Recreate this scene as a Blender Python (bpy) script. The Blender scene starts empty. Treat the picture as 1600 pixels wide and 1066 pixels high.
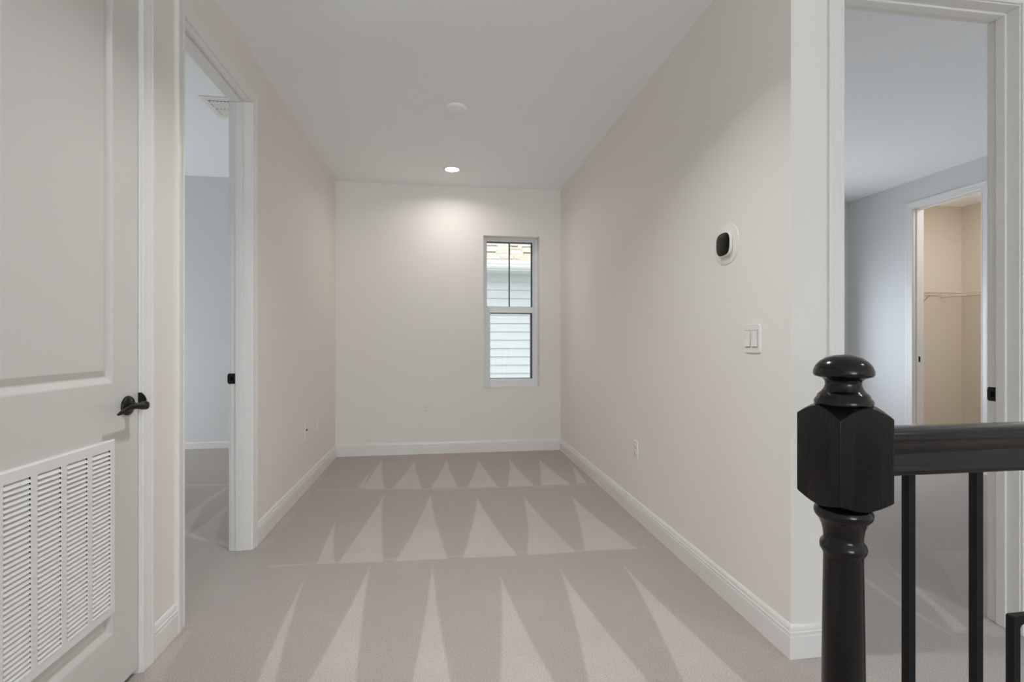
import bpy, bmesh, math, random
import numpy as np
from mathutils import Vector, Matrix

random.seed(7)
C = bpy.context.scene.collection
SC = bpy.context.scene
PI = math.pi

# ------------------------------------------------------------------ camera
HC, TH = 1.149, 0.1429                      # eye height, yaw to the right
cam_d = bpy.data.cameras.new('camera')
cam_d.sensor_width = 36.0
cam_d.lens = 36.0 * 777.84 / 1600.0
cam_d.clip_start = 0.02
cam = bpy.data.objects.new('camera', cam_d)
C.objects.link(cam)
cam.location = (0, 0, HC)
cam.rotation_euler = (PI / 2, 0, -TH)
SC.camera = cam

# ------------------------------------------------------------------ world: plain overcast sky
w = bpy.data.worlds.new('overcast_sky')
SC.world = w
w.use_nodes = True
bg = w.node_tree.nodes['Background']
bg.inputs[0].default_value = (0.93, 0.97, 1.0, 1)
bg.inputs[1].default_value = 2.85

# ------------------------------------------------------------------ big soft daylight / lamp / added fill areas
def area(name, loc, rot, sx, sy, watts, col):
    l = bpy.data.lights.new(name, 'AREA')
    l.shape = 'RECTANGLE'
    l.size, l.size_y = sx, sy
    l.energy = watts
    l.color = col
    o = bpy.data.objects.new(name, l)
    C.objects.link(o)
    o.location, o.rotation_euler = loc, rot
    return o

area('window_light_stairwell', (.20, -6.0, 1.30), (PI / 2 + .25, 0, 0), 2.3, 2.2, 100, (.76, .88, 1.0))
area('window_light_left_bedroom', (-4.6, 4.75, .80), (PI / 2, 0, -PI / 2), 1.3, 0.9, 29, (.85, .93, 1.0))
area('window_light_right_bedroom', (3.5, 5.0, 1.15), (-PI / 2, 0, 0), 1.3, 1.2, 18.6, (.80, .89, 1.0))
portal = area('window_portal_hall', (.7375, 5.235, 1.455), (-PI / 2, 0, 0), .60, 1.58, 1, (1, 1, 1))
portal.data.cycles.is_portal = True
area('lamp_light_closet', (5.4, 3.8, 2.70), (0, 0, 0), 0.7, 0.7, 10.0, (.90, .93, 1.0))

def ceiling_beam(name, x, y, watts, col, spread=180):
    o = area(name, (x, y, 2.74 - .0072), (0, 0, 0), .12, .12, watts, col)
    o.data.shape = 'DISK'
    o.data.spread = math.radians(spread)
    return o
ceiling_beam('downlight_back', .107, 4.640, 3.8, (1, .97, .94), 156)
ceiling_beam('fill_beam_middle', .107, 1.750, 10.2, (.965, .98, 1), 126)  # no fixture here: unseen light added to fill the middle of the hall
ceiling_beam('fill_beam_landing', 2.3, 0.2, 5.0, (.84, .95, 1), 115)  # unseen as well, added to brighten the landing side

SC.cycles.max_bounces = 14
SC.cycles.diffuse_bounces = 8
vs = SC.view_settings
vs.view_transform = 'Standard'
vs.look = 'None'
vs.gamma = 1.0
vs.use_curve_mapping = False
vs.exposure = 0.30

# ------------------------------------------------------------------ materials
def srgb(r, g, b):
    f = lambda c: ((c / 255) / 12.92) if c / 255 <= 0.04045 else (((c / 255) + 0.055) / 1.055) ** 2.4
    return (f(r), f(g), f(b), 1)

def mat(name, col, rough=0.5, spec=0.5, metal=0.0, noise=0.0, nscale=20, bump=0.0, bscale=60, stretch=None, coat=0.0):
    m = bpy.data.materials.new(name)
    m.use_nodes = True
    nt = m.node_tree
    b = nt.nodes['Principled BSDF']
    b.inputs['Base Color'].default_value = col
    b.inputs['Roughness'].default_value = rough
    b.inputs['Specular IOR Level'].default_value = spec
    b.inputs['Metallic'].default_value = metal
    b.inputs['Coat Weight'].default_value = coat
    tc = nt.nodes.new('ShaderNodeTexCoord')
    mp = nt.nodes.new('ShaderNodeMapping')
    nt.links.new(tc.outputs['Object'], mp.inputs[0])
    if stretch:
        mp.inputs['Scale'].default_value = stretch
    if noise:
        n = nt.nodes.new('ShaderNodeTexNoise')
        n.inputs['Scale'].default_value = nscale
        n.inputs['Detail'].default_value = 6
        nt.links.new(mp.outputs[0], n.inputs['Vector'])
        r = nt.nodes.new('ShaderNodeMapRange')
        r.inputs['To Min'].default_value = 1 - noise
        r.inputs['To Max'].default_value = 1 + noise
        nt.links.new(n.outputs[0], r.inputs[0])
        x = nt.nodes.new('ShaderNodeMix')
        x.data_type = 'RGBA'
        x.blend_type = 'MULTIPLY'
        x.inputs[0].default_value = 1
        x.inputs[6].default_value = col
        nt.links.new(r.outputs[0], x.inputs[7])
        nt.links.new(x.outputs[2], b.inputs['Base Color'])
    if bump:
        n2 = nt.nodes.new('ShaderNodeTexNoise')
        n2.inputs['Scale'].default_value = bscale
        n2.inputs['Detail'].default_value = 4
        nt.links.new(mp.outputs[0], n2.inputs['Vector'])
        bp = nt.nodes.new('ShaderNodeBump')
        bp.inputs['Strength'].default_value = bump
        bp.inputs['Distance'].default_value = 0.004
        nt.links.new(n2.outputs[0], bp.inputs['Height'])
        nt.links.new(bp.outputs[0], b.inputs['Normal'])
    return m

M = {}
M['wall'] = mat('wall_paint', srgb(238, 233, 226), 0.55, 0.3, noise=0.012, nscale=3, bump=0.05, bscale=130)
M['bedroom'] = mat('bedroom_wall_paint', srgb(222, 224, 224), 0.6, 0.3, noise=0.012, nscale=3, bump=0.05, bscale=130)
M['closet'] = mat('closet_wall_paint', srgb(228, 218, 202), 0.6, 0.3, noise=0.012, nscale=3, bump=0.05, bscale=130)
M['ceiling'] = mat('ceiling_paint', srgb(248, 250, 252), 0.7, 0.2, noise=0.01, nscale=3, bump=0.08, bscale=90)
M['trim'] = mat('trim_enamel', srgb(236, 233, 229), 0.28, 0.5, noise=0.008, nscale=4)
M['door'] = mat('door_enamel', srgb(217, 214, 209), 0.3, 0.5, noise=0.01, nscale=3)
M['grille'] = mat('grille_enamel', srgb(236, 234, 230), 0.35, 0.5, noise=0.008, nscale=5)
M['plastic'] = mat('white_plastic', srgb(236, 232, 227), 0.35, 0.5, noise=0.005, nscale=9)
M['dark'] = mat('cavity_shade', srgb(14, 13, 12), 0.95, 0.1, noise=0.1, nscale=60)
M['bronze'] = mat('oil_rubbed_bronze', srgb(26, 24, 22), 0.35, 0.5, 0.4, noise=0.2, nscale=40)
M['wood'] = mat('black_stained_wood', srgb(9, 8, 8), 0.24, 0.28, noise=0.45, nscale=14, bump=0.16, bscale=60, stretch=(6, 6, 0.7))
M['rail'] = mat('black_stained_rail_wood', srgb(14, 11, 9), 0.12, 0.5, noise=0.5, nscale=14, bump=0.035, bscale=60, stretch=(0.6, 6, 6))
M['gloss'] = mat('black_gloss_wood', srgb(13, 10, 9), 0.15, 0.45, noise=0.5, nscale=14, bump=0.05, bscale=60, stretch=(3, 3, 3))
M['iron'] = mat('black_iron', srgb(12, 12, 14), 0.5, 0.25, 0.0, noise=0.1, nscale=60)
M['vinyl'] = mat('window_vinyl', srgb(236, 237, 238), 0.35, 0.5, noise=0.006, nscale=6)
M['gasket'] = mat('black_gasket', srgb(30, 31, 32), 0.6, 0.3, noise=0.1, nscale=30)
M['screen'] = mat('thermostat_glass', srgb(16, 14, 8), 0.3, 0.15, noise=0.05, nscale=30)
M['wire'] = mat('shelf_wire', srgb(226, 214, 196), 0.4, 0.5, noise=0.01, nscale=30)
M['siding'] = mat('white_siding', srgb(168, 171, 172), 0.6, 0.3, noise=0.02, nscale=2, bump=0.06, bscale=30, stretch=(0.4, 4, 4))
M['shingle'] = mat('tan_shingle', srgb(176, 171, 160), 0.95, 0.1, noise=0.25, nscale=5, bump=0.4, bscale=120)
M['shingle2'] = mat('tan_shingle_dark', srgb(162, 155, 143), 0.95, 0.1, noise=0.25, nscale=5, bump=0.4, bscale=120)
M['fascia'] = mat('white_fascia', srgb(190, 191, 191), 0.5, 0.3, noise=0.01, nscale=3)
M['lawn'] = mat('lawn', srgb(98, 118, 74), 0.95, 0.1, noise=0.35, nscale=8, bump=0.5, bscale=60)
M['plate'] = mat('wall_plate_plastic', srgb(236, 231, 224), 0.4, 0.4, noise=0.005, nscale=9)
M['slot'] = mat('slot_and_shade', srgb(120, 118, 114), 0.6, 0.3, noise=0.05, nscale=50)  # also colours the painted shadow round the switch rockers

def glass_mat():
    m = bpy.data.materials.new('window_glass')
    m.use_nodes = True
    nt = m.node_tree
    nt.nodes.clear()
    out = nt.nodes.new('ShaderNodeOutputMaterial')
    t = nt.nodes.new('ShaderNodeBsdfTransparent')
    t.inputs[0].default_value = (0.97, 0.98, 0.98, 1)
    g = nt.nodes.new('ShaderNodeBsdfGlossy')
    g.inputs['Roughness'].default_value = 0.02
    fr = nt.nodes.new('ShaderNodeFresnel')
    fr.inputs[0].default_value = 1.45
    mx = nt.nodes.new('ShaderNodeMixShader')
    nt.links.new(fr.outputs[0], mx.inputs[0])
    nt.links.new(t.outputs[0], mx.inputs[1])
    nt.links.new(g.outputs[0], mx.inputs[2])
    nt.links.new(mx.outputs[0], out.inputs[0])
    return m
M['glass'] = glass_mat()

def lamp_mat():
    m = bpy.data.materials.new('lit_lamp_lens')
    m.use_nodes = True
    b = m.node_tree.nodes['Principled BSDF']
    b.inputs['Base Color'].default_value = (1, 1, 1, 1)
    b.inputs['Emission Color'].default_value = (1.0, 0.95, 0.88, 1)
    b.inputs['Emission Strength'].default_value = 6.0
    return m
M['lamp'] = lamp_mat()

def carpet_mat():
    m = bpy.data.materials.new('carpet')
    m.use_nodes = True
    nt = m.node_tree
    b = nt.nodes['Principled BSDF']
    b.inputs['Roughness'].default_value = 1.0
    b.inputs['Specular IOR Level'].default_value = 0.05
    b.inputs['Sheen Weight'].default_value = 0.15
    at = nt.nodes.new('ShaderNodeAttribute')
    at.attribute_name = 'nap'
    tc = nt.nodes.new('ShaderNodeTexCoord')
    # worn patches where the nap is disturbed
    n1 = nt.nodes.new('ShaderNodeTexNoise')
    n1.inputs['Scale'].default_value = 2.6
    n1.inputs['Detail'].default_value = 7
    n1.inputs['Roughness'].default_value = 0.62
    nt.links.new(tc.outputs['Object'], n1.inputs['Vector'])
    r1 = nt.nodes.new('ShaderNodeMapRange')
    r1.inputs['From Min'].default_value = 0.35
    r1.inputs['From Max'].default_value = 0.70
    r1.inputs['To Min'].default_value = -0.25
    r1.inputs['To Max'].default_value = 0.22
    nt.links.new(n1.outputs[0], r1.inputs[0])
    ad = nt.nodes.new('ShaderNodeMath')
    ad.operation = 'ADD'
    ad.use_clamp = True
    nt.links.new(at.outputs['Fac'], ad.inputs[0])
    nt.links.new(r1.outputs[0], ad.inputs[1])
    mx = nt.nodes.new('ShaderNodeMix')
    mx.data_type = 'RGBA'
    mx.inputs[6].default_value = srgb(182, 172, 165)     # nap lying away
    mx.inputs[7].default_value = srgb(204, 194, 187)     # nap lying towards
    nt.links.new(ad.outputs[0], mx.inputs[0])
    n2 = nt.nodes.new('ShaderNodeTexNoise')
    n2.inputs['Scale'].default_value = 210
    n2.inputs['Detail'].default_value = 3
    nt.links.new(tc.outputs['Object'], n2.inputs['Vector'])
    r2 = nt.nodes.new('ShaderNodeMapRange')
    r2.inputs['From Min'].default_value = 0.3
    r2.inputs['From Max'].default_value = 0.7
    r2.inputs['To Min'].default_value = 0.78
    r2.inputs['To Max'].default_value = 1.20
    nt.links.new(n2.outputs[0], r2.inputs[0])
    mu = nt.nodes.new('ShaderNodeMix')
    mu.data_type = 'RGBA'
    mu.blend_type = 'MULTIPLY'
    mu.inputs[0].default_value = 1
    nt.links.new(mx.outputs[2], mu.inputs[6])
    nt.links.new(r2.outputs[0], mu.inputs[7])
    nt.links.new(mu.outputs[2], b.inputs['Base Color'])
    bp = nt.nodes.new('ShaderNodeBump')
    bp.inputs['Strength'].default_value = 0.55
    bp.inputs['Distance'].default_value = 0.006
    nt.links.new(n2.outputs[0], bp.inputs['Height'])
    nt.links.new(bp.outputs[0], b.inputs['Normal'])
    return m
M['carpet'] = carpet_mat()

# ------------------------------------------------------------------ mesh helpers
class MB:
    def __init__(self, tf=None):
        self.v, self.f, self.tf = [], [], tf
    def add(self, pts, faces):
        n = len(self.v)
        self.v += [(self.tf(*p) if self.tf else tuple(p)) for p in pts]
        self.f += [tuple(i + n for i in q) for q in faces]
        return self
    def box(self, a0, a1, b0, b1, c0, c1):
        p = [(a0, b0, c0), (a1, b0, c0), (a1, b1, c0), (a0, b1, c0),
             (a0, b0, c1), (a1, b0, c1), (a1, b1, c1), (a0, b1, c1)]
        return self.add(p, [(0, 3, 2, 1), (4, 5, 6, 7), (0, 1, 5, 4), (1, 2, 6, 5), (2, 3, 7, 6), (3, 0, 4, 7)])
    def rings(self, rings, cap0=True, cap1=True, closed=True):
        n = len(rings[0])
        pts = [p for r in rings for p in r]
        fs = []
        for i in range(len(rings) - 1):
            for j in range(n if closed else n - 1):
                k = (j + 1) % n
                fs.append((i * n + j, i * n + k, (i + 1) * n + k, (i + 1) * n + j))
        if cap0: fs.append(tuple(range(n))[::-1])
        if cap1: fs.append(tuple((len(rings) - 1) * n + j for j in range(n)))
        return self.add(pts, fs)
    def lathe(self, prof, cx, cy, n=48, fn=None, cap0=True, cap1=True):
        """prof: (r, h); fn maps (a, b, h) -> point (default: z axis)"""
        rs = []
        for r, h in prof:
            r = max(r, 1e-5)
            ring = []
            for k in range(n):
                a = 2 * PI * k / n
                q = (cx + r * math.cos(a), cy + r * math.sin(a), h)
                ring.append(fn(*q) if fn else q)
            rs.append(ring)
        return self.rings(rs, cap0, cap1)
    def build(self, name, m, parent=None, smooth=False, bevel=0, auto=None, link=True):
        me = bpy.data.meshes.new(name)
        me.from_pydata(self.v, [], self.f)
        bm = bmesh.new()
        bm.from_mesh(me)
        bmesh.ops.recalc_face_normals(bm, faces=bm.faces)
        bm.to_mesh(me)
        bm.free()
        me.materials.append(M[m])
        o = bpy.data.objects.new(name, me)
        C.objects.link(o)
        if parent: o.parent = parent
        if smooth:
            for p in me.polygons: p.use_smooth = True
            me.set_sharp_from_angle(angle=math.radians(auto or 40))
        if bevel:
            b = o.modifiers.new('bevel', 'BEVEL')
            b.width = bevel
            b.segments = 2
            b.limit_method = 'ANGLE'
        return o

def struct(o):
    o['kind'] = 'structure'
    return o

def tag(o, label, cat, group=None):
    o['label'] = label
    o['category'] = cat
    if group: o['group'] = group
    return o

def empty(name, loc=(0, 0, 0)):
    o = bpy.data.objects.new(name, None)
    o.empty_display_size = 0.1
    C.objects.link(o)
    o.location = loc
    return o

def copy_child(src, parent, mtx):
    c = src.copy()
    C.objects.link(c)
    c.parent = parent
    c.matrix_local = mtx
    return c

def wall_boxes(mb, s0, s1, z0, z1, t0, t1, holes):
    """slab s0..s1 x t0..t1 x z0..z1 in (s, t, z) with rectangular holes (sa, sb, za, zb) ordered along s"""
    cur = s0
    for (a, b, c, d) in holes:
        if a > cur: mb.box(cur, a, t0, t1, z0, z1)
        if c > z0: mb.box(a, b, t0, t1, z0, c)
        if d < z1: mb.box(a, b, t0, t1, d, z1)
        cur = b
    if s1 > cur: mb.box(cur, s1, t0, t1, z0, z1)

# ------------------------------------------------------------------ room dimensions
H = 2.74
HD = 2.46                                   # head of the openings
XL, TL = -1.030, 0.106                      # hall left wall face, thickness
XR = 1.260                                  # hall right wall face
YB = 5.140                                  # hall back wall face
YW, TW = 1.645, 0.110                       # wing wall face, thickness
XB = 4.640                                  # bedroom side wall (closet wall)
YBR = 5.10                                  # right bedroom rear wall
HLB = 2.91                                  # left bedroom ceiling
YLB = 5.735                                 # left bedroom rear wall
J = 0.018                                   # jamb board thickness
LD = (2.183, 2.912)                         # left doorway along Y
RD = (1.474, 2.2425)                        # right doorway along X
CD = (3.690, 4.318)                         # closet doorway along Y
D1 = (1.172, 1.886)                         # return-air closet door along Y

# ------------------------------------------------------------------ carpet floor, nap marks left by the vacuum
def ground(px, py):
    """where a sight line meets the floor (used once to lay the vacuum marks out in metres)"""
    r, u = (px - 800) / 777.84, -(py - 533) / 777.84
    t = -HC / u
    return ((r * math.cos(TH) + math.sin(TH)) * t, (math.cos(TH) - r * math.sin(TH)) * t)

MARKS = []
def wedge(ap, bl, br, p=1.25, wgt=1.0):
    """a nap wedge: apex and the two base corners, sides slightly curved"""
    A, L, R = (np.array(ground(*q)) for q in (ap, bl, br))
    ts = np.linspace(0, 1, 9)
    left = [(A[0] + (L[0] - A[0]) * t ** p, A[1] + (L[1] - A[1]) * t) for t in ts]
    right = [(A[0] + (R[0] - A[0]) * t ** p, A[1] + (R[1] - A[1]) * t) for t in ts]
    MARKS.append((left + right[::-1], wgt))
def poly(pts, wgt=1.0):
    MARKS.append(([ground(*q) for q in pts], wgt))

def k6(x, y): return (420 + x * 0.381, 660 + y * 0.381)
for ap, l, r in [((465, 150), (385, 272), (475, 272)), ((597, 155), (505, 272), (628, 272)), ((728, 152), (665, 270), (775, 268)),
                 ((858, 150), (815, 268), (940, 265)), ((985, 150), (980, 262), (1090, 262)), ((1105, 150), (1115, 258), (1240, 255)),
                 ((1235, 165), (1265, 252), (1305, 250)), ((420, 195), (362, 270), (388, 270))]:
    wedge(k6(*ap), k6(*l), k6(*r))
for ap, l, r in [((278, 400), (195, 583), (272, 580)), ((475, 290), (280, 580), (470, 573)), ((662, 290), (520, 570), (735, 560)),
                 ((852, 300), (795, 557), (1020, 547)), ((1043, 300), (1060, 545), (1260, 533)), ((1233, 295), (1295, 527), (1510, 520))]:
    wedge(k6(*ap), k6(*l), k6(*r), 1.35)
for ap, l, r in [((482, 892), (394, 1080), (427, 1080)), ((580, 880), (474, 1080), (555, 1080)), ((676, 878), (642, 1080), (707, 1080)),
                 ((781, 896), (780, 1080), (873, 1080)), ((872, 884), (922, 1080), (1025, 1080)), ((972, 880), (1074, 1080), (1180, 1080))]:
    wedge(ap, l, r, 1.35)
poly([(420, 884), (500, 879), (600, 873), (720, 868), (860, 862), (1010, 855), (1010, 857), (860, 864), (720, 870), (600, 876), (500, 882), (420, 887)], 0.5)
poly([(492, 765), (700, 763), (930, 757), (930, 758), (700, 764.5), (492, 766.5)], 0.6)
poly([(403, 858), (520, 720), (526, 712), (529, 714), (420, 858)], 0.35)          # brushed strip by the left baseboard
poly([(232, 1046), (290, 985), (300, 985), (262, 1046), (255, 1066), (225, 1066)], 0.45)
# left bedroom
poly([(286, 757.5), (360, 756), (360, 759), (286, 760)], 0.7)
poly([(352, 761), (358, 762), (320, 790), (303, 818), (291, 838), (287, 838), (287, 806), (320, 782)], 0.8)
poly([(360, 786), (345, 812), (338, 842), (361, 850), (361, 856), (292, 838), (310, 826), (335, 806)], 0.8)
# right doorway and bedroom
poly([(1351, 842), (1399, 893), (1424, 911), (1500, 972), (1515, 985), (1493, 990), (1460, 952), (1424, 919), (1399, 897)], 0.9)
poly([(1345, 898), (1399, 937), (1424, 951), (1489, 992), (1495, 998), (1424, 958), (1399, 944), (1345, 904)], 0.8)
poly([(1457, 861), (1530, 858), (1545, 900), (1545, 955), (1525, 962), (1501, 938)], 0.45)
poly([(1525, 958), (1562, 978), (1600, 990), (1600, 1010), (1562, 1000), (1525, 985)], 0.6)

def in_poly(P, X, Y):
    n = len(P)
    c = np.zeros(X.shape, bool)
    j = n - 1
    for i in range(n):
        xi, yi = P[i]
        xj, yj = P[j]
        if yi != yj:
            c ^= ((yi > Y) != (yj > Y)) & (X < (xj - xi) * (Y - yi) / (yj - yi) + xi)
        j = i
    return c

def floor_patch(x0, x1, y0, y1, res):
    nx, ny = max(1, round((x1 - x0) / res)), max(1, round((y1 - y0) / res))
    xs, ys = np.linspace(x0, x1, nx + 1), np.linspace(y0, y1, ny + 1)
    X, Y = np.meshgrid(xs, ys)
    nap = np.zeros(X.shape)
    if res < 0.05:
        for P, wgt in MARKS:
            a = np.array(P)
            if a[:, 0].max() < x0 or a[:, 0].min() > x1 or a[:, 1].max() < y0 or a[:, 1].min() > y1:
                continue
            acc = np.zeros(X.shape)
            for dx in (-.33, 0, .33):
                for dy in (-.33, 0, .33):
                    acc += in_poly(P, X + dx * res, Y + dy * res)
            nap = np.maximum(nap, wgt * acc / 9)
    V = np.stack([X.ravel(), Y.ravel(), np.zeros(X.size)], 1)
    I = np.arange(X.size).reshape(X.shape)
    F = np.stack([I[:-1, :-1].ravel(), I[:-1, 1:].ravel(), I[1:, 1:].ravel(), I[1:, :-1].ravel()], 1)
    return V, F, nap.ravel()

Vs, Fs, Ns, off = [], [], [], 0
for args in [(-1.04, 1.27, 1.0, 5.16, 0.009), (-1.04, 1.27, -6.3, 1.0, 0.6), (1.27, 3.4, -6.3, 1.645, 0.6),
             (-5.0, -1.04, 1.0, 5.85, 0.016), (1.27, 4.76, 1.645, 5.2, 0.016), (4.76, 6.3, 3.0, 5.2, 0.3)]:
    V, F, n = floor_patch(*args)
    Vs.append(V); Fs.append(F + off); Ns.append(n)
    off += len(V)
Vs, Fs, Ns = np.concatenate(Vs), np.concatenate(Fs), np.concatenate(Ns)
me = bpy.data.meshes.new('floor')
me.vertices.add(len(Vs)); me.vertices.foreach_set('co', Vs.astype(np.float32).ravel())
me.loops.add(len(Fs) * 4); me.loops.foreach_set('vertex_index', Fs.astype(np.int32).ravel())
me.polygons.add(len(Fs)); me.polygons.foreach_set('loop_start', np.arange(0, len(Fs) * 4, 4, dtype=np.int32))
me.update(calc_edges=True)
at = me.attributes.new('nap', 'FLOAT', 'POINT')
at.data.foreach_set('value', Ns.astype(np.float32))
me.materials.append(M['carpet'])
fl = struct(bpy.data.objects.new('floor', me))
fl['label'] = 'beige cut-pile carpet with pale vacuum wedges'
C.objects.link(fl)

# ------------------------------------------------------------------ walls and ceilings
def along_y(s, t, z): return (t, s, z)      # (s, t, z) -> world for a wall running along Y
def along_x(s, t, z): return (s, t, z)

mb = MB(along_y)
wall_boxes(mb, -6.3, YLB + 0.1, 0, HLB + .1, XL - TL, XL, [(D1[0] - J, D1[1] + J, 0, HD + J), (LD[0] - J, LD[1] + J, 0, HD + J)])
struct(mb.build('wall_left', 'wall'))
mb = MB(along_y)
mb.box(YW, YB + .22, XR, XR + 0.12, 0, H + .05)
struct(mb.build('wall_right', 'wall'))
# back wall with the window opening
WX, WZ = (0.440, 1.035), (0.668, 2.243)
mb = MB(along_x)
wall_boxes(mb, XL, XR, 0, H + .05, YB, YB + 0.22, [(WX[0], WX[1], WZ[0], WZ[1])])
struct(mb.build('wall_back', 'wall'))
# wing wall with the right doorway
mb = MB(along_x)
wall_boxes(mb, XR + 0.12, 4.76, 0, H + .05, YW, YW + TW, [(RD[0] - J, RD[1] + J, 0, HD + J)])
struct(mb.build('wall_wing', 'wall'))
# rooms behind the camera
struct(MB().box(XL - TL, 3.4, -6.42, -6.3, 0, H + .05).build('wall_stairwell', 'wall'))
struct(MB().box(3.28, 3.40, -6.3, YW, 0, H + .05).build('wall_landing', 'wall'))
struct(MB().box(XL, 3.4, -6.3, YW, H, H + .06).box(XL, XR, YW, YB, H, H + .06).build('ceiling', 'ceiling'))
# left bedroom
struct(MB().box(-4.9, XL - TL, YLB, YLB + .1, 0, HLB + .1).build('wall_left_bedroom_rear', 'bedroom'))
struct(MB().box(-4.9, -4.8, 1.95, YLB + .1, 0, HLB + .1).build('wall_left_bedroom_side', 'bedroom'))
struct(MB().box(-4.9, XL - TL, 1.95, 2.05, 0, HLB + .1).build('wall_left_bedroom_front', 'bedroom'))
struct(MB().box(-4.9, XL - TL, 1.95, YLB + .1, HLB, HLB + .06).build('ceiling', 'ceiling'))
# return-air closet behind the louvred door
struct(MB().box(-1.95, -1.85, 1.0, 1.95, 0, H).box(-1.95, XL - TL, 0.98, 1.0, 0, H).box(-1.95, XL - TL, .98, 1.95, H, H + .05).build('wall_air_closet', 'bedroom'))
# right bedroom
struct(MB().box(XR + .12, 6.3, YBR, YBR + .2, 0, H + .05).build('wall_right_bedroom_rear', 'bedroom'))
mb = MB(along_y)
wall_boxes(mb, YW + TW, YBR, 0, H + .05, XB, XB + 0.12, [(CD[0] - J, CD[1] + J, 0, HD + J)])
struct(mb.build('wall_right_bedroom_side', 'bedroom'))
struct(MB().box(XR + .12, 6.3, YW + TW, YBR, H, H + .06).build('ceiling', 'ceiling'))
struct(MB().box(6.12, 6.22, 3.2, YBR, 0, H).box(XB + .12, 6.12, 3.2, 3.3, 0, H).box(XB + .12, 6.12, 5.085, 5.10, 0, H).build('wall_closet', 'closet'))

# ------------------------------------------------------------------ baseboards
BASE = [(0.0, 0.0), (0.0135, 0.0), (0.0140, 0.080), (0.0125, 0.083), (0.0095, 0.0845), (0.0095, 0.0865), (0.0130, 0.089), (0.0130, 0.096),
        (0.0090, 0.098), (0.0085, 0.1005), (0.0100, 0.103), (0.0085, 0.112), (0.0045, 0.119), (0.0, 0.1205)]
def baseboard(name, path, k=1.0, mname='trim'):
    """path: list of ((x, y), (ox, oy)) with o the mitred outward direction at each point"""
    mb = MB()
    mb.rings([[(x + ox * d, y + oy * d, z * k) for d, z in BASE] for (x, y), (ox, oy) in path])
    o = mb.build(name, mname)
    return struct(o)
CW = 0.064                                                         # casing width
baseboard('baseboard_left', [((XL, LD[1] + CW + .004), (1, 0)), ((XL, YB), (1, -1))])
baseboard('baseboard_back', [((XL, YB), (1, -1)), ((XR, YB), (-1, -1))])
baseboard('baseboard_right', [((XR, YB), (-1, -1)), ((XR, YW), (-1, -1)), ((RD[0] - CW - .004, YW), (0, -1))])
baseboard('baseboard_wing', [((RD[1] + CW + .004, YW), (0, -1)), ((3.28, YW), (0, -1))])
baseboard('baseboard_left', [((XL, D1[1] + CW + .004), (1, 0)), ((XL, LD[0] - CW - .004), (1, 0))])
baseboard('baseboard_left', [((XL, -6.3), (1, 0)), ((XL, D1[0] - CW - .004), (1, 0))])
baseboard('baseboard_left_bedroom', [((-4.8, YLB), (0, -1)), ((XL - TL, YLB), (0, -1))], 0.58)
baseboard('baseboard_right_bedroom', [((XB, YBR), (-1, -1)), ((XB, CD[1] + CW + .004), (-1, 0))])
baseboard('baseboard_right_bedroom_rear', [((XR + .12, YBR), (0, -1)), ((XB, YBR), (-1, -1))])

# ------------------------------------------------------------------ doorway trim: casing, jambs, stops
CAS = [(0.0, 0.0), (0.0, 0.0085), (0.004, 0.0105), (0.010, 0.0105), (0.013, 0.0085), (0.018, 0.0095), (0.040, 0.0135), (0.046, 0.0135),
       (0.050, 0.0155), (0.060, 0.0155), (CW, 0.012), (CW, 0.0)]
def casing_into(mb, s0, s1, h, n0, sg):
    r = .004
    a, b, t = s0 - r, s1 + r, h + r
    mb.rings([[(a - u, n0 + sg * v, 0) for u, v in CAS], [(a - u, n0 + sg * v, t + u) for u, v in CAS],
              [(b + u, n0 + sg * v, t + u) for u, v in CAS], [(b + u, n0 + sg * v, 0) for u, v in CAS]])

def doorway(name, tf, s0, s1, h, n_front, n_back, stop=True, back=True, stop_at=(0.042, 0.078)):
    """n_front: wall face towards the hall; n_back: the other face (coordinates along the wall normal)"""
    sg = 1 if n_front > n_back else -1
    mb = MB(tf)
    casing_into(mb, s0, s1, h, n_front, sg)
    root = struct(mb.build(name, 'trim'))
    if back:
        mb = MB(tf)
        casing_into(mb, s0, s1, h, n_back, -sg)
        mb.build('casing', 'trim', root)
    lo, hi = min(n_front, n_back), max(n_front, n_back)
    MB(tf).box(s0 - J, s0, lo, hi, 0, h).build('jamb', 'trim', root, bevel=.001)
    MB(tf).box(s1, s1 + J, lo, hi, 0, h).build('jamb', 'trim', root, bevel=.001)
    MB(tf).box(s0 - J, s1 + J, lo, hi, h, h + J).build('jamb', 'trim', root, bevel=.001)
    if stop:
        a, b = sorted((n_front - sg * stop_at[0], n_front - sg * stop_at[1]))
        MB(tf).box(s0, s0 + .010, a, b, 0, h).build('door_stop', 'trim', root, bevel=.003)
        MB(tf).box(s1 - .010, s1, a, b, 0, h).build('door_stop', 'trim', root, bevel=.003)
        MB(tf).box(s0 + .010, s1 - .010, a, b, h - .010, h).build('door_stop', 'trim', root, bevel=.003)
    return root

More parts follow.
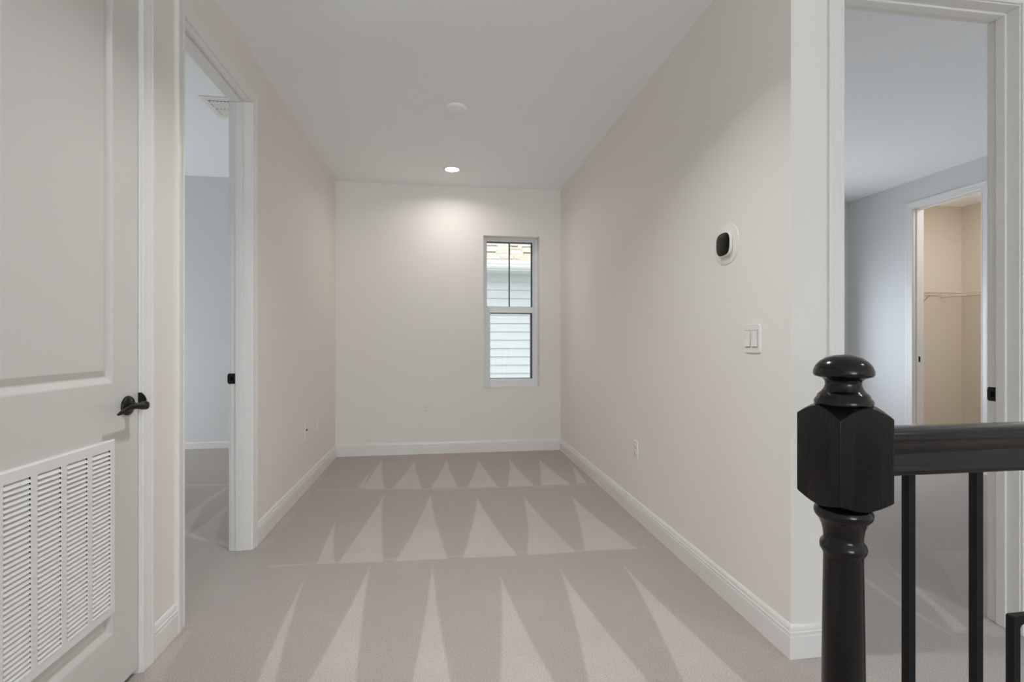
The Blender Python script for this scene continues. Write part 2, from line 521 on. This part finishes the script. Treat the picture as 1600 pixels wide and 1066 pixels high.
def strike(root, tf, s_face, sgn, na, nb, zc, lip):
    """strike plate on a jamb face; sgn: direction of the face normal along s; na..nb along the wall normal; lip: extra curl past nb"""
    mb = MB(tf)
    t = 0.0022
    hh = 0.0285
    k = 1 if nb > na else -1
    # plate with rounded outer corners
    prof = [(na, -hh), (nb + k * lip * .4, -hh), (nb + k * lip * .85, -hh * .82), (nb + k * lip, -hh * .5), (nb + k * lip, hh * .5),
            (nb + k * lip * .85, hh * .82), (nb + k * lip * .4, hh), (na, hh)]
    mb.rings([[(s_face, n, zc + z) for n, z in prof], [(s_face + sgn * t, n, zc + z) for n, z in prof]])
    o = mb.build('strike_plate', 'bronze', root, bevel=.0006)
    o['label'] = 'black strike plate let into the white jamb'
    # keeper hole and two screws
    mb = MB(tf)
    mb.box(s_face + sgn * t, s_face + sgn * (t + .0006), na + k * .010, na + k * .024, zc - .010, zc + .010)
    mb.build('latch_hole', 'dark', o)
    for z in (-.019, .019):
        mb = MB(tf)
        mb.lathe([(.0035, s_face + sgn * t), (.003, s_face + sgn * (t + .0012))], na + k * .017, zc + z, 12, fn=lambda a, b, h: (h, a, b))
        mb.build('screw', 'grille' if False else 'iron', o)
    return o

t2 = doorway('trim_2', along_y, LD[0], LD[1], HD, XL, XL - TL)
strike(t2, along_y, LD[1], -1, -1.111, -1.138, 0.943, 0.013)
t3 = doorway('trim_3', along_x, RD[0], RD[1], HD, YW, YW + TW)
strike(t3, along_x, RD[1], -1, 1.7235, 1.752, 0.931, 0.008)
t4 = doorway('trim_4', along_y, CD[0], CD[1], HD, XB, XB + .12, back=False, stop_at=(.030, .050))
strike(t4, along_y, CD[1], -1, XB + .052, XB + .075, 0.968, 0.004)
t1 = doorway('trim_1', along_y, D1[0], D1[1], HD, XL, XL - TL, back=False, stop_at=(.055, .090))
# lip of the strike plate curling out past the closed door
mb = MB()
rr = []
for k in range(9):
    a = k / 8
    z = 0.914 + 0.057 * a
    ww = 0.026 * math.sin(PI * (0.06 + .88 * a)) ** .6
    rr.append([(XL - .003, D1[1] - .001, z), (XL - .003 + ww, D1[1] - .001 - .002 * a, z), (XL - .003 + ww, D1[1] + .0025, z), (XL - .003, D1[1] + .0025, z)])
mb.rings(rr)
o = mb.build('strike_plate', 'bronze', t1, smooth=True)
o['label'] = 'black strike lip at the edge of the louvred door'

# ------------------------------------------------------------------ door_1: two-panel door with a return-air grille and a lever
XD = XL - 0.003                                                    # door face
def door_tf(s, t, z): return (XD + t, s, z)                        # t: out of the door face
dy0, dy1, dz0, dz1 = D1[0] + .003, D1[1] - .003, 0.024, HD - .003
mb = MB(door_tf)
P_up, P_lo = (1.302, 1.753, 1.014, 2.315), (1.302, 1.753, 0.214, 0.835)
xs = [dy0, P_up[0], P_up[1], dy1]
zs = [dz0, P_lo[2], P_lo[3], P_up[2], P_up[3], dz1]
for i in range(3):
    for k in range(5):
        if i == 1 and k in (1, 3): continue
        mb.add([(xs[i], 0, zs[k]), (xs[i + 1], 0, zs[k]), (xs[i + 1], 0, zs[k + 1]), (xs[i], 0, zs[k + 1])], [(0, 1, 2, 3)])
for (a, b, c, d) in (P_up, P_lo):
    rg = []
    for ins, dep in ((0, 0), (.004, -.001), (.020, -.0095), (.024, -.0098), (.043, -.0022), (.046, -.0018)):
        rg.append([(a + ins, dep, c + ins), (b - ins, dep, c + ins), (b - ins, dep, d - ins), (a + ins, dep, d - ins)])
    mb.rings(rg, cap0=False)
T = -.035
mb.add([(dy0, 0, dz0), (dy1, 0, dz0), (dy1, 0, dz1), (dy0, 0, dz1), (dy0, T, dz0), (dy1, T, dz0), (dy1, T, dz1), (dy0, T, dz1)],
       [(0, 1, 5, 4), (1, 2, 6, 5), (2, 3, 7, 6), (3, 0, 4, 7), (4, 5, 6, 7)])
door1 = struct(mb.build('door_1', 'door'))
door1['label'] = 'white two-panel door with a louvred grille and black lever'

# return grille: plate with four openings, dark shade sheet behind, one blade per slot
G0, G1, GZ0, GZ1 = 1.303, 1.745, 0.287, 0.838
PT = 0.0120                                                        # plate stands proud of the door
cols = [1.638 - .1015 * k for k in range(4)]
CWD, SZ0, SZ1, NS = 0.081, 0.318, 0.807, 37
mb = MB(door_tf)
cc = sorted((c, c + CWD) for c in cols)
th = 0.0012
wall_boxes2 = [(a, b, SZ0, SZ1) for a, b in cc]
cur = G0 + .004
for a, b, c, d in wall_boxes2:
    mb.box(cur, a, PT - th, PT, GZ0 + .004, GZ1 - .004)
    mb.box(a, b, PT - th, PT, GZ0 + .004, c)
    mb.box(a, b, PT - th, PT, d, GZ1 - .004)
    cur = b
mb.box(cur, G1 - .004, PT - th, PT, GZ0 + .004, GZ1 - .004)
q = .004
mb.rings([[(G0, 0, GZ0), (G1, 0, GZ0), (G1, 0, GZ1), (G0, 0, GZ1)],
          [(G0, PT - q, GZ0), (G1, PT - q, GZ0), (G1, PT - q, GZ1), (G0, PT - q, GZ1)],
          [(G0 + q, PT, GZ0 + q), (G1 - q, PT, GZ0 + q), (G1 - q, PT, GZ1 - q), (G0 + q, PT, GZ1 - q)]], cap0=False, cap1=False)
gr = mb.build('return_grille', 'grille', door1)
gr['label'] = 'white stamped return-air grille with four columns of louvres'
MB(door_tf).box(G0 + .006, G1 - .006, 0.0002, 0.0012, GZ0 + .006, GZ1 - .006).build('filter', 'dark', gr)  # dark sheet stands in for the shade behind the blades
pitch = (SZ1 - SZ0) / NS
mb = MB()
bt = .0010
mb.add([(PT + .0014, 0, -.0004), (PT + .0024, 0, 0), (PT + .0024, CWD, 0), (PT + .0014, CWD, -.0004),
        (.0025, 0, pitch * 1.04), (.0035, 0, pitch * 1.06), (.0035, CWD, pitch * 1.06), (.0025, CWD, pitch * 1.04)],
       [(0, 3, 2, 1), (4, 5, 6, 7), (0, 1, 5, 4), (1, 2, 6, 5), (2, 3, 7, 6), (3, 0, 4, 7)])
slat = mb.build('slat', 'grille', gr)
first = True
for c in cols:
    for k in range(NS):
        mtx = Matrix.Translation((XD, c, SZ0 + k * pitch))
        if first:
            slat.matrix_local = mtx
            first = False
        else:
            copy_child(slat, gr, mtx)

# lever handle
HY, HZ = 1.822, 0.934
def door_axis(a, b, h): return (XD + h, HY + a, HZ + b)
mb = MB()
mb.lathe([(.030, 0), (.0325, .002), (.0325, .006), (.030, .0095), (.022, .0125), (.014, .0145), (.012, .016)], 0, 0, 40, fn=door_axis)
lever = mb.build('lever_handle', 'bronze', door1, smooth=True)
lever['label'] = 'oil-rubbed bronze lever with a domed rosette'
mb = MB()
mb.lathe([(.012, .012), (.0095, .020), (.009, .036), (.0125, .044), (.0145, .050), (.0145, .058), (.012, .064), (.006, .0665)], 0, 0, 28, fn=door_axis)
path = [(0.008, 0.000, .056, .013, .0095), (-.012, -.001, .057, .0125, .009), (-.030, .001, .058, .0105, .0075), (-.050, .003, .0575, .009, .006),
        (-.070, .0035, .056, .0085, .0055), (-.090, .000, .054, .0085, .005), (-.106, -.006, .051, .0075, .0045), (-.116, -.011, .047, .006, .004), (-.121, -.014, .043, .003, .002)]
rg = []
for a, b, h, rz, rx in path:
    rg.append([door_axis(a, b + rz * math.sin(2 * PI * k / 16), h + rx * math.cos(2 * PI * k / 16)) for k in range(16)])
mb.rings(rg)
mb.build('lever', 'bronze', lever, smooth=True)

# ------------------------------------------------------------------ window_1
YF = YB + 0.125                                                    # room-side face of the vinyl frame
def ring_frame(mb, x0, x1, z0, z1, wl, wr, wb, wt, ya, yb):
    mb.box(x0, x0 + wl, ya, yb, z0, z1)
    mb.box(x1 - wr, x1, ya, yb, z0, z1)
    mb.box(x0 + wl, x1 - wr, ya, yb, z0, z0 + wb)
    mb.box(x0 + wl, x1 - wr, ya, yb, z1 - wt, z1)
mb = MB()
ring_frame(mb, WX[0], WX[1], WZ[0], WZ[1], .034, .034, .030, .012, YF, YF + .085)
win = struct(mb.build('window_1', 'vinyl', bevel=.002))
win['label'] = 'narrow white single-hung window with one muntin above'
UG = (0.490, 0.986, 1.514, 2.213)
LG = (0.521, 0.979, 0.747, 1.448)
mb = MB()
ring_frame(mb, WX[0] + .034, WX[1] - .034, LG[3] + .010, WZ[1] - .012, UG[0] - WX[0] - .034, WX[1] - .034 - UG[1], UG[2] - LG[3] - .010, WZ[1] - .012 - UG[3], YF + .030, YF + .070)
us = mb.build('upper_sash', 'vinyl', win, bevel=.002)
mb = MB()
ring_frame(mb, WX[0] + .034, WX[1] - .034, WZ[0] + .030, UG[2] - .006, LG[0] - WX[0] - .034, WX[1] - .034 - LG[1], LG[2] - WZ[0] - .030, UG[2] - .006 - LG[3], YF + .004, YF + .0295)
ls = mb.build('lower_sash', 'vinyl', win, bevel=.002)
def gasket(parent, g, ya, yb, wd=.0065):
    mb = MB()
    ring_frame(mb, g[0] - .0004, g[1] + .0004, g[2] - .0004, g[3] + .0004, .003, wd, .003, wd * .7, ya, yb)
    mb.build('gasket', 'gasket', parent)
gasket(us, UG, YF + .052, YF + .094, .010)
gasket(ls, LG, YF + .017, YF + .094, .010)
MX = 0.735
MB().box(MX - .008, MX + .008, YF + .050, YF + .056, UG[2], UG[3]).build('muntin', 'slot', us)
MB().box(UG[0] + .002, MX - .008, YF + .0565, YF + .0595, UG[2] + .002, UG[3] - .002).build('pane', 'glass', us)
MB().box(MX - .008, UG[1] - .002, YF + .0565, YF + .0595, UG[2] + .002, UG[3] - .002).build('pane', 'glass', us)
MB().box(LG[0] + .002, LG[1] - .002, YF + .0195, YF + .0225, LG[2] + .002, LG[3] - .002).build('pane', 'glass', ls)
for x in (.645, .865):
    MB().box(x - .045, x + .045, YF - .004, YF + .004, .715, .728).build('sash_lift', 'plastic', ls, bevel=.003)
# white sill board and side liners of the drywall return
mb = MB()
mb.box(WX[0] + .001, WX[1] - .001, YB - .006, YF + .002, WZ[0], WZ[0] + .006)
mb.build('sill', 'trim', win, bevel=.002)

# ------------------------------------------------------------------ neighbouring house seen through the window
house = empty('neighbouring_house', (0.5, 9.0, -3.0))
tag(house, 'white lap-sided neighbouring house with tan shingle roof outside the window', 'house')
def hpart(mb, name, m, **k):
    o = mb.build(name, m, **k)
    o.parent = house
    o.matrix_parent_inverse = Matrix.Translation((-0.5, -9.0, 3.0))
    return o
YH = 9.0
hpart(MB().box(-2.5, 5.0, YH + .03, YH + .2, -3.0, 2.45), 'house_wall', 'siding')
bp = 0.1516
sb = None
for k in range(35):
    ztop = 2.385 - bp * k
    if sb is None:
        mb = MB()
        mb.add([(-2.5, 0, 0), (5.0, 0, 0), (5.0, .012, .004), (-2.5, .012, .004), (-2.5, .026, bp + .012), (5.0, .026, bp + .012), (5.0, .030, bp + .012), (-2.5, .030, bp + .012)],
               [(0, 3, 2, 1), (4, 5, 6, 7), (0, 1, 5, 4), (1, 2, 6, 5), (2, 3, 7, 6), (3, 0, 4, 7)])
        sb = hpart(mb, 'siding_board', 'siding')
        sb.location = (0, YH, ztop - bp)
    else:
        c = sb.copy()
        C.objects.link(c)
        c.location = (0, YH, ztop - bp)
YE = 8.56
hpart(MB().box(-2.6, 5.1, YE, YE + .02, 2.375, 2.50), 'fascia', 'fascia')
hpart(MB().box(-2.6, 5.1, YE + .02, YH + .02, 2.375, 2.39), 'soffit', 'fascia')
mb = MB()
gp = [(0, 0), (-.06, 0), (-.085, .03), (-.085, .06), (-.10, .075), (-.10, .10), (-.094, .10), (-.094, .078), (-.079, .062), (-.079, .033), (-.056, .006), (0, .006)]
mb.rings([[(x, YE + y, 2.405 + z) for y, z in gp] for x in (-2.6, 5.1)])
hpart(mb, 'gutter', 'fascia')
pit = math.radians(33.7)
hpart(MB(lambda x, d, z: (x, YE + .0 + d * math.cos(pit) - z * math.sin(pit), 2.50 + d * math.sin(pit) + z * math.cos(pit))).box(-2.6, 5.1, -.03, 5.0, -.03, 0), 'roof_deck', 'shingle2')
ex, tw = 0.143, 0.31
sm = {}
for k, (m_, wd) in enumerate((('shingle', .30), ('shingle2', .30), ('shingle', .20), ('shingle2', .24))):
    mb = MB(lambda x, d, z: (x, d * math.cos(pit) - z * math.sin(pit), d * math.sin(pit) + z * math.cos(pit)))
    mb.box(0, wd, -.04, ex + .02, 0, .010)
    # tapers to nothing under the next course
    me_ = bpy.data.meshes.new('shingle')
    mb.v = mb.v
    me_.from_pydata(mb.v, [], mb.f)
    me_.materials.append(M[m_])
    sm[k] = (me_, wd)
for r in range(15):
    x = 0.3 + (r % 3) * -.11
    while x < 2.45:
        me_, wd = sm[random.randrange(4)]
        o = bpy.data.objects.new('shingle', me_)
        C.objects.link(o)
        d = r * ex
        o.parent = house
        o.matrix_parent_inverse = Matrix.Translation((-0.5, -9.0, 3.0))
        o.location = (x, YE + d * math.cos(pit) - .004 * math.sin(pit), 2.50 + d * math.sin(pit) + .002 + (.004 if random.random() < .5 else 0))
        x += wd + .006
struct(MB().box(-14, 14, 5.4, 30, -3.1, -3.0).build('ground', 'lawn'))

# ------------------------------------------------------------------ railing: newel post, handrail, iron balusters
NX, NY, A = 0.614, 0.686, 0.04445
rail_root = empty('stair_railing', (NX, NY, 0))
tag(rail_root, 'black stair railing with turned newel post and square iron balusters', 'railing')
INV = Matrix.Translation((-NX, -NY, 0))
def rpart(mb, name, m, parent=None, **k):
    o = mb.build(name, m, **k)
    if parent is None:
        o.parent = rail_root
        o.matrix_parent_inverse = INV
    else:
        o.parent = parent
    return o
def square_ring(zf, n=96, a=A, br=.0013):
    """n points round a square of half side a, arrises eased by br"""
    m = n // 4
    side = [(a, -a + br + (2 * a - 2 * br) * i / (m - 2)) for i in range(m - 1)] + [(a - br * .29, a - br * .29)]
    ring = []
    for q in range(4):
        for x, y in side:
            for _ in range(q):
                x, y = -y, x
            ring.append((NX + x, NY + y, zf(math.hypot(x, y))))
    return ring[:]
def circ(r, z, n=96):
    return [(NX + r * math.cos(2 * PI * (k - n / 8 + .5) / n), NY + r * math.sin(2 * PI * (k - n / 8 + .5) / n), z) for k in range(n)]
fr = lambda rho: min(1.0, max(0.0, (rho - A) / (A * .414)))
zt = lambda rho: 1.0505 - .0165 * fr(rho) ** .9
zb = lambda rho: .9000 + .0100 * fr(rho) ** .9
def shrink(zf, kk, dz):
    """the same square ring pulled in a little, for a softened arris"""
    return square_ring(lambda r: zf(r / kk) + dz, a=A * kk)
mb = MB()
mb.rings([circ(.028, .9000), circ(.034, .8995), shrink(zb, .985, -.0004), square_ring(lambda r: zb(r) + .0012), square_ring(lambda r: zt(r) - .0012),
          shrink(zt, .985, .0002), circ(.034, 1.0512), circ(.028, 1.0490)])
newel = rpart(mb, 'newel_post', 'wood', smooth=True, auto=24)
newel['label'] = 'black stained newel post with square block and turned shaft'
mb = MB()
mb.lathe([(0.0234, 1.0455), (0.0334, 1.0470), (0.0380, 1.0495), (0.0395, 1.0540), (0.0386, 1.0590), (0.0355, 1.0625), (0.0349, 1.0650), (0.0338, 1.0672), (0.0302, 1.0705), (0.0263, 1.0755),
          (0.0242, 1.0815), (0.0244, 1.0868), (0.0276, 1.0912), (0.0334, 1.0935), (0.0386, 1.0950), (0.0404, 1.0985), (0.0401, 1.1035), (0.0376, 1.1105), (0.0321, 1.1175), (0.0238, 1.1235), (0.0125, 1.1273), (0.0000, 1.1283)], NX, NY, 64)
rpart(mb, 'finial', 'gloss', newel, smooth=True, auto=60)
mb = MB()
mb.lathe([(0.0250, .903), (0.0301, .8985), (0.0355, .8955), (0.0388, .8910), (0.0397, .8860), (0.0386, .8805), (0.0355, .8765), (0.0330, .8735), (0.0292, .8645), (0.0271, .8535), (0.0266, .8460), (0.0276, .8430),
          (0.0305, .8395), (0.0317, .8340), (0.0311, .8285), (0.0284, .8240), (0.0269, .8200), (0.0267, .8150), (0.0274, .76), (0.0282, .70), (0.0291, .62), (0.0302, .50), (0.0307, .42), (0.0288, .36), (0.0263, .332),
          (0.0309, .322), (0.0326, .314), (0.0309, .306), (0.0271, .300), (0.0284, .290), (0.0334, .280), (0.0250, .274)], NX, NY, 64)
rpart(mb, 'shaft', 'gloss', newel, smooth=True, auto=60)
mb = MB()
mb.rings([square_ring(lambda r: 0.001), square_ring(lambda r: .262 ), circ(.040, .280), circ(.028, .280)])
rpart(mb, 'foot_block', 'wood', newel, smooth=True, auto=35)

RP = [(0.0, .9445), (-.0225, .9445), (-.0240, .9470), (-.0242, .9560), (-.0225, .9600), (-.0195, .9635), (-.0182, .9705), (-.0182, .9780), (-.0200, .9850), (-.0245, .9915), (-.0285, .9960),
      (-.0298, 1.0010), (-.0290, 1.0058), (-.0255, 1.0100), (-.0160, 1.0145), (0.0, 1.0165)]
prof = RP + [(-y, z) for y, z in RP[-2:0:-1]]
X0, X1 = NX + A - .0005, 1.90
mb = MB()
mb.rings([[(x, NY + y, z) for y, z in prof] for x in np.linspace(X0, X1, 24)])
hr = rpart(mb, 'handrail', 'rail', smooth=True, auto=50)
hr['label'] = 'moulded black wooden handrail with worn grain'
s = .00635
bal = None
bx0, bsp = 0.7285, 0.1237
for i in range(10):
    x = bx0 + bsp * i
    if i % 3 != 2:
        if bal is None:
            bal = rpart(MB().box(-s, s, -s, s, 0, .9455), 'baluster', 'iron', bevel=.0008)
            bal.location = (x, NY, 0)
        else:
            c = bal.copy()
            C.objects.link(c)
            c.location = (x, NY, 0)
    else:
        # basket baluster: bar from the rail opens into a rectangle with rounded inner corners
        mb = MB()
        wo, wi = .0595, .0595 - 2 * s
        z1, z0, rc = .703, .240, .008
        def rect(wd, za, zb_, rcn, n=5):
            pts = []
            for (cx, cz, a0) in ((wd - rcn, zb_ - rcn, 0), (-wd + rcn, zb_ - rcn, PI / 2), (-wd + rcn, za + rcn, PI), (wd - rcn, za + rcn, 1.5 * PI)):
                for k in range(n):
                    a = a0 + PI / 2 * k / (n - 1)
                    pts.append((x + cx + rcn * math.cos(a), cz + rcn * math.sin(a)))
            return pts
        ro, ri = rect(wo, z0, z1, .003), rect(wi, z0 + 2 * s, z1 - 2 * s, rc)
        n = len(ro)
        pts = [(px, NY - s, pz) for px, pz in ro] + [(px, NY - s, pz) for px, pz in ri] + [(px, NY + s, pz) for px, pz in ro] + [(px, NY + s, pz) for px, pz in ri]
        fs = []
        for k in range(n):
            q_ = (k + 1) % n
            fs += [(k, q_, n + q_, n + k), (2 * n + k, 3 * n + k, 3 * n + q_, 2 * n + q_), (k, 2 * n + k, 2 * n + q_, q_), (n + k, n + q_, 3 * n + q_, 3 * n + k)]
        mb.add(pts, fs)
        mb.box(x - s, x + s, NY - s, NY + s, z1 - .001, .9455).box(x - s, x + s, NY - s, NY + s, 0, z0 + .001)
        o = rpart(mb, 'baluster', 'iron', bevel=.0008)
        o['label'] = 'iron baluster opening into a rectangular loop'

# ------------------------------------------------------------------ wall fittings
def wall_r(a, b, h): return (XR - h, a, b)          # on the right wall: a = Y, b = Z, h = out of the wall
def wall_l(a, b, h): return (XL + h, a, b)
def wall_b(a, b, h): return (a, YB - h, b)
def squircle(cx, cz, rx, rz, p, n=48):
    out = []
    for k in range(n):
        t = 2 * PI * k / n
        c, s_ = math.cos(t), math.sin(t)
        rho = 1 / (abs(c) ** p + abs(s_) ** p) ** (1 / p)
        out.append((cx + rx * rho * c, cz + rz * rho * s_))
    return out
def plate_stack(mb, cx, cz, layers, n=48):
    """layers: (rx, rz, p, h)"""
    mb.rings([[(a, b, h) for a, b in squircle(cx, cz, rx, rz, p, n)] for rx, rz, p, h in layers])

# thermostat
TY, TZ = 2.055, 1.578
mb = MB(wall_r)
plate_stack(mb, TY, TZ, [(.094, .0885, 2.3, 0), (.094, .0885, 2.3, .003), (.090, .0845, 2.3, .0045)])
th_ = tag(mb.build('thermostat', 'plate', smooth=True), 'black-faced thermostat on white oval plate above the light switch', 'thermostat')
mb = MB(wall_r)
plate_stack(mb, TY - .004, TZ - .001, [(.048, .048, 3.0, .0045), (.0530, .0520, 3.0, .009), (.0535, .0525, 3.0, .015), (.0530, .0520, 3.0, .0195), (.0515, .0505, 3.0, .0205)])
mb.build('thermostat_body', 'plastic', th_, smooth=True)
mb = MB(wall_r)
plate_stack(mb, TY - .004, TZ - .001, [(.0512, .0502, 3.0, .0203), (.0505, .0495, 3.0, .0225), (.0470, .0460, 3.0, .0238)])
mb.build('display', 'screen', th_, smooth=True)['label'] = 'blank black glass display'

# double rocker switch
SY, SZ_ = 1.869, 1.159
mb = MB(wall_r)
plate_stack(mb, SY, SZ_, [(.0555, .0590, 14, 0), (.0555, .0590, 14, .003), (.0535, .0570, 14, .006)])
sw = tag(mb.build('light_switch', 'plastic', smooth=True), 'white two-gang rocker switch below the thermostat', 'light switch')
for dy in (-.023, .023):
    mb = MB(wall_r)
    for b0, b1, h0, h1 in ((-.033, 0, .0110, .0070), (0, .033, .0070, .0075)):
        mb.add([(SY + dy - .0165, SZ_ + b0, .005), (SY + dy + .0165, SZ_ + b0, .005), (SY + dy + .0165, SZ_ + b1, .005), (SY + dy - .0165, SZ_ + b1, .005),
                (SY + dy - .0165, SZ_ + b0, h0), (SY + dy + .0165, SZ_ + b0, h0), (SY + dy + .0165, SZ_ + b1, h1), (SY + dy - .0165, SZ_ + b1, h1)],
               [(0, 3, 2, 1), (4, 5, 6, 7), (0, 1, 5, 4), (1, 2, 6, 5), (2, 3, 7, 6), (3, 0, 4, 7)])
    mb.build('rocker', 'plastic', sw)
    MB(wall_r).box(SY + dy - .0180, SY + dy + .0180, SZ_ - .0355, SZ_ + .0345, .0055, .0064).build('rocker_shade', 'slot', sw)  # grey plate paints the shadow line round the rocker

def outlet(name, tf, s_, z_, label, jack=False):
    mb = MB(tf)
    plate_stack(mb, s_, z_, [(.0355, .0590, 14, 0), (.0355, .0590, 14, .003), (.0335, .0570, 14, .0055)])
    o = tag(mb.build(name, 'plastic', smooth=True), label, 'outlet')
    if jack:
        mb = MB(tf)
        mb.lathe([(.0085, .0055), (.0085, .008), (.005, .008), (.005, .014), (.003, .014)], s_, z_ + .012, 16, fn=None)
        mb.build('jack', 'bronze', o)['label'] = 'dark cable jack'
        mb = MB(tf)
        plate_stack(mb, s_, z_ - .022, [(.009, .009, 8, .0054), (.0085, .0085, 8, .0068)], 16)
        mb.build('jack', 'plastic', o)
    else:
        for dz in (.0195, -.0195):
            mb = MB(tf)
            plate_stack(mb, s_, z_ + dz, [(.0165, .0140, 4, .0050), (.0165, .0140, 4, .0068), (.0155, .0130, 4, .0074)], 24)
            r_ = mb.build('receptacle', 'plastic', o, smooth=True)
            mb = MB(tf)
            mb.box(s_ - .0065, s_ - .0050, z_ + dz - .002, z_ + dz + .006, .0072, .0078).box(s_ + .0050, s_ + .0065, z_ + dz - .002, z_ + dz + .006, .0072, .0078)
            mb.lathe([(.0024, .0072), (.0024, .0078)], s_, z_ + dz - .007, 10)
            mb.build('slots', 'slot', r_)
    return o
outlet('wall_outlet', wall_b, -.143, .460, 'white duplex outlet low on the back wall left of the window')
outlet('wall_outlet', wall_r, 3.090, .443, 'white duplex outlet low on the right wall')
outlet('cable_jack_plate', wall_l, 4.030, .450, 'white wall plate with dark cable jack low on the left wall', True)
outlet('wall_outlet', wall_l, 4.425, .450, 'white duplex outlet on left wall nearest the back corner')

# ------------------------------------------------------------------ ceiling fittings
mb = MB()
mb.lathe([(.078, H), (.078, H - .003), (.074, H - .0055), (.064, H - .0050), (.063, H - .002)], .107, 4.640, 48)
dl = tag(mb.build('downlight', 'plastic', smooth=True), 'lit round recessed downlight in ceiling near back wall', 'ceiling light')
mb = MB()
mb.lathe([(.062, H - .0020), (.062, H - .0046), (.050, H - .0058), (.0, H - .0060)], .107, 4.640, 40)
mb.build('lens', 'lamp', dl, smooth=True)['label'] = 'glowing white lens'
mb = MB()
mb.lathe([(.068, H), (.068, H - .008), (.064, H - .013), (.058, H - .017), (.030, H - .021), (.0, H - .022)], .108, 3.410, 48)
tag(mb.build('smoke_detector', 'ceiling', smooth=True), 'round white smoke detector flush on the hall ceiling', 'smoke detector')

# ceiling register in the left bedroom
VX0, VX1, VY0, VY1 = -1.72, -1.40, 3.850, 4.20
mb = MB()
ring_y = lambda: None
z = HLB
mb.box(VX0, VX0 + .04, VY0, VY1, z - .007, z).box(VX1 - .04, VX1, VY0, VY1, z - .007, z)
mb.box(VX0 + .04, VX1 - .04, VY0, VY0 + .055, z - .007, z).box(VX0 + .04, VX1 - .04, VY1 - .055, VY1, z - .007, z).box(VX0 + .04, VX1 - .04, VY0 + .175 - .012, VY0 + .175 + .012, z - .007, z)
vent = tag(mb.build('ceiling_vent', 'plastic', bevel=.002), 'white slatted air register on the left bedroom ceiling', 'vent')
MB().box(VX0 + .03, VX1 - .03, VY0 + .03, VY1 - .03, z - .0012, z - .0002).build('duct_opening', 'dark', vent)
k = 0
sl = None
for (ya, yb) in ((VY0 + .067, VY0 + .155), (VY0 + .195, VY0 + .283)):
    x = VX0 + .045
    while x < VX1 - .045:
        if sl is None:
            mb = MB()
            mb.add([(0, 0, -.0065), (.001, 0, -.0075), (.001, .1, -.0075), (0, .1, -.0065), (.0235, 0, -.002), (.0245, 0, -.003), (.0245, .1, -.003), (.0235, .1, -.002)],
                   [(0, 3, 2, 1), (4, 5, 6, 7), (0, 1, 5, 4), (1, 2, 6, 5), (2, 3, 7, 6), (3, 0, 4, 7)])
            sl = mb.build('slat', 'plastic', vent)
            sl.matrix_local = Matrix.Translation((x, ya, z))
        else:
            copy_child(sl, vent, Matrix.Translation((x, ya, z)))
        x += .026

# ------------------------------------------------------------------ wire shelf in the closet
SHZ = 1.690
YC = 5.085
XC = 6.12
def tube(mb, p, q, r, n=8):
    p, q = Vector(p), Vector(q)
    d = (q - p).normalized()
    u = d.orthogonal().normalized()
    v = d.cross(u)
    mb.rings([[tuple(c + u * r * math.cos(2 * PI * k / n) + v * r * math.sin(2 * PI * k / n)) for k in range(n)] for c in (p, q)])
shelf = empty('wire_shelf', (5.4, YC, SHZ))
tag(shelf, 'white L-shaped wire closet shelf seen through the far doorway', 'shelf')
SI = Matrix.Translation((-5.4, -YC, -SHZ))
def spart(mb, name, m='wire', **k):
    o = mb.build(name, m, smooth=True, **k)
    o.parent = shelf
    o.matrix_parent_inverse = SI
    return o
for y, z in ((YC - .30, SHZ), (YC - .30, SHZ - .030), (YC - .012, SHZ), (YC - .15, SHZ)):
    mb = MB(); tube(mb, (4.80, y, z), (XC - .30, y, z), .0045); spart(mb, 'long_wire')
for x, z in ((XC - .30, SHZ), (XC - .30, SHZ - .030), (XC - .012, SHZ), (XC - .15, SHZ)):
    mb = MB(); tube(mb, (x, 3.34, z), (x, YC - .010, z), .0045); spart(mb, 'long_wire')
mb = MB()
x = 4.82
while x < XC - .31:
    tube(mb, (x, YC - .30, SHZ + .003), (x, YC - .010, SHZ + .003), .0016, 5); x += .0254
y = 3.36
while y < YC - .02:
    tube(mb, (XC - .30, y, SHZ + .003), (XC - .010, y, SHZ + .003), .0016, 5); y += .0254
o = spart(mb, 'cross_wires'); o['kind'] = 'stuff'
for (p, q_) in (((5.36, YC - .30, SHZ - .025), (5.36, YC - .004, SHZ - .30)), ((XC - .30, 4.2, SHZ - .025), (XC - .004, 4.2, SHZ - .30))):
    mb = MB(); tube(mb, p, q_, .006); spart(mb, 'brace')
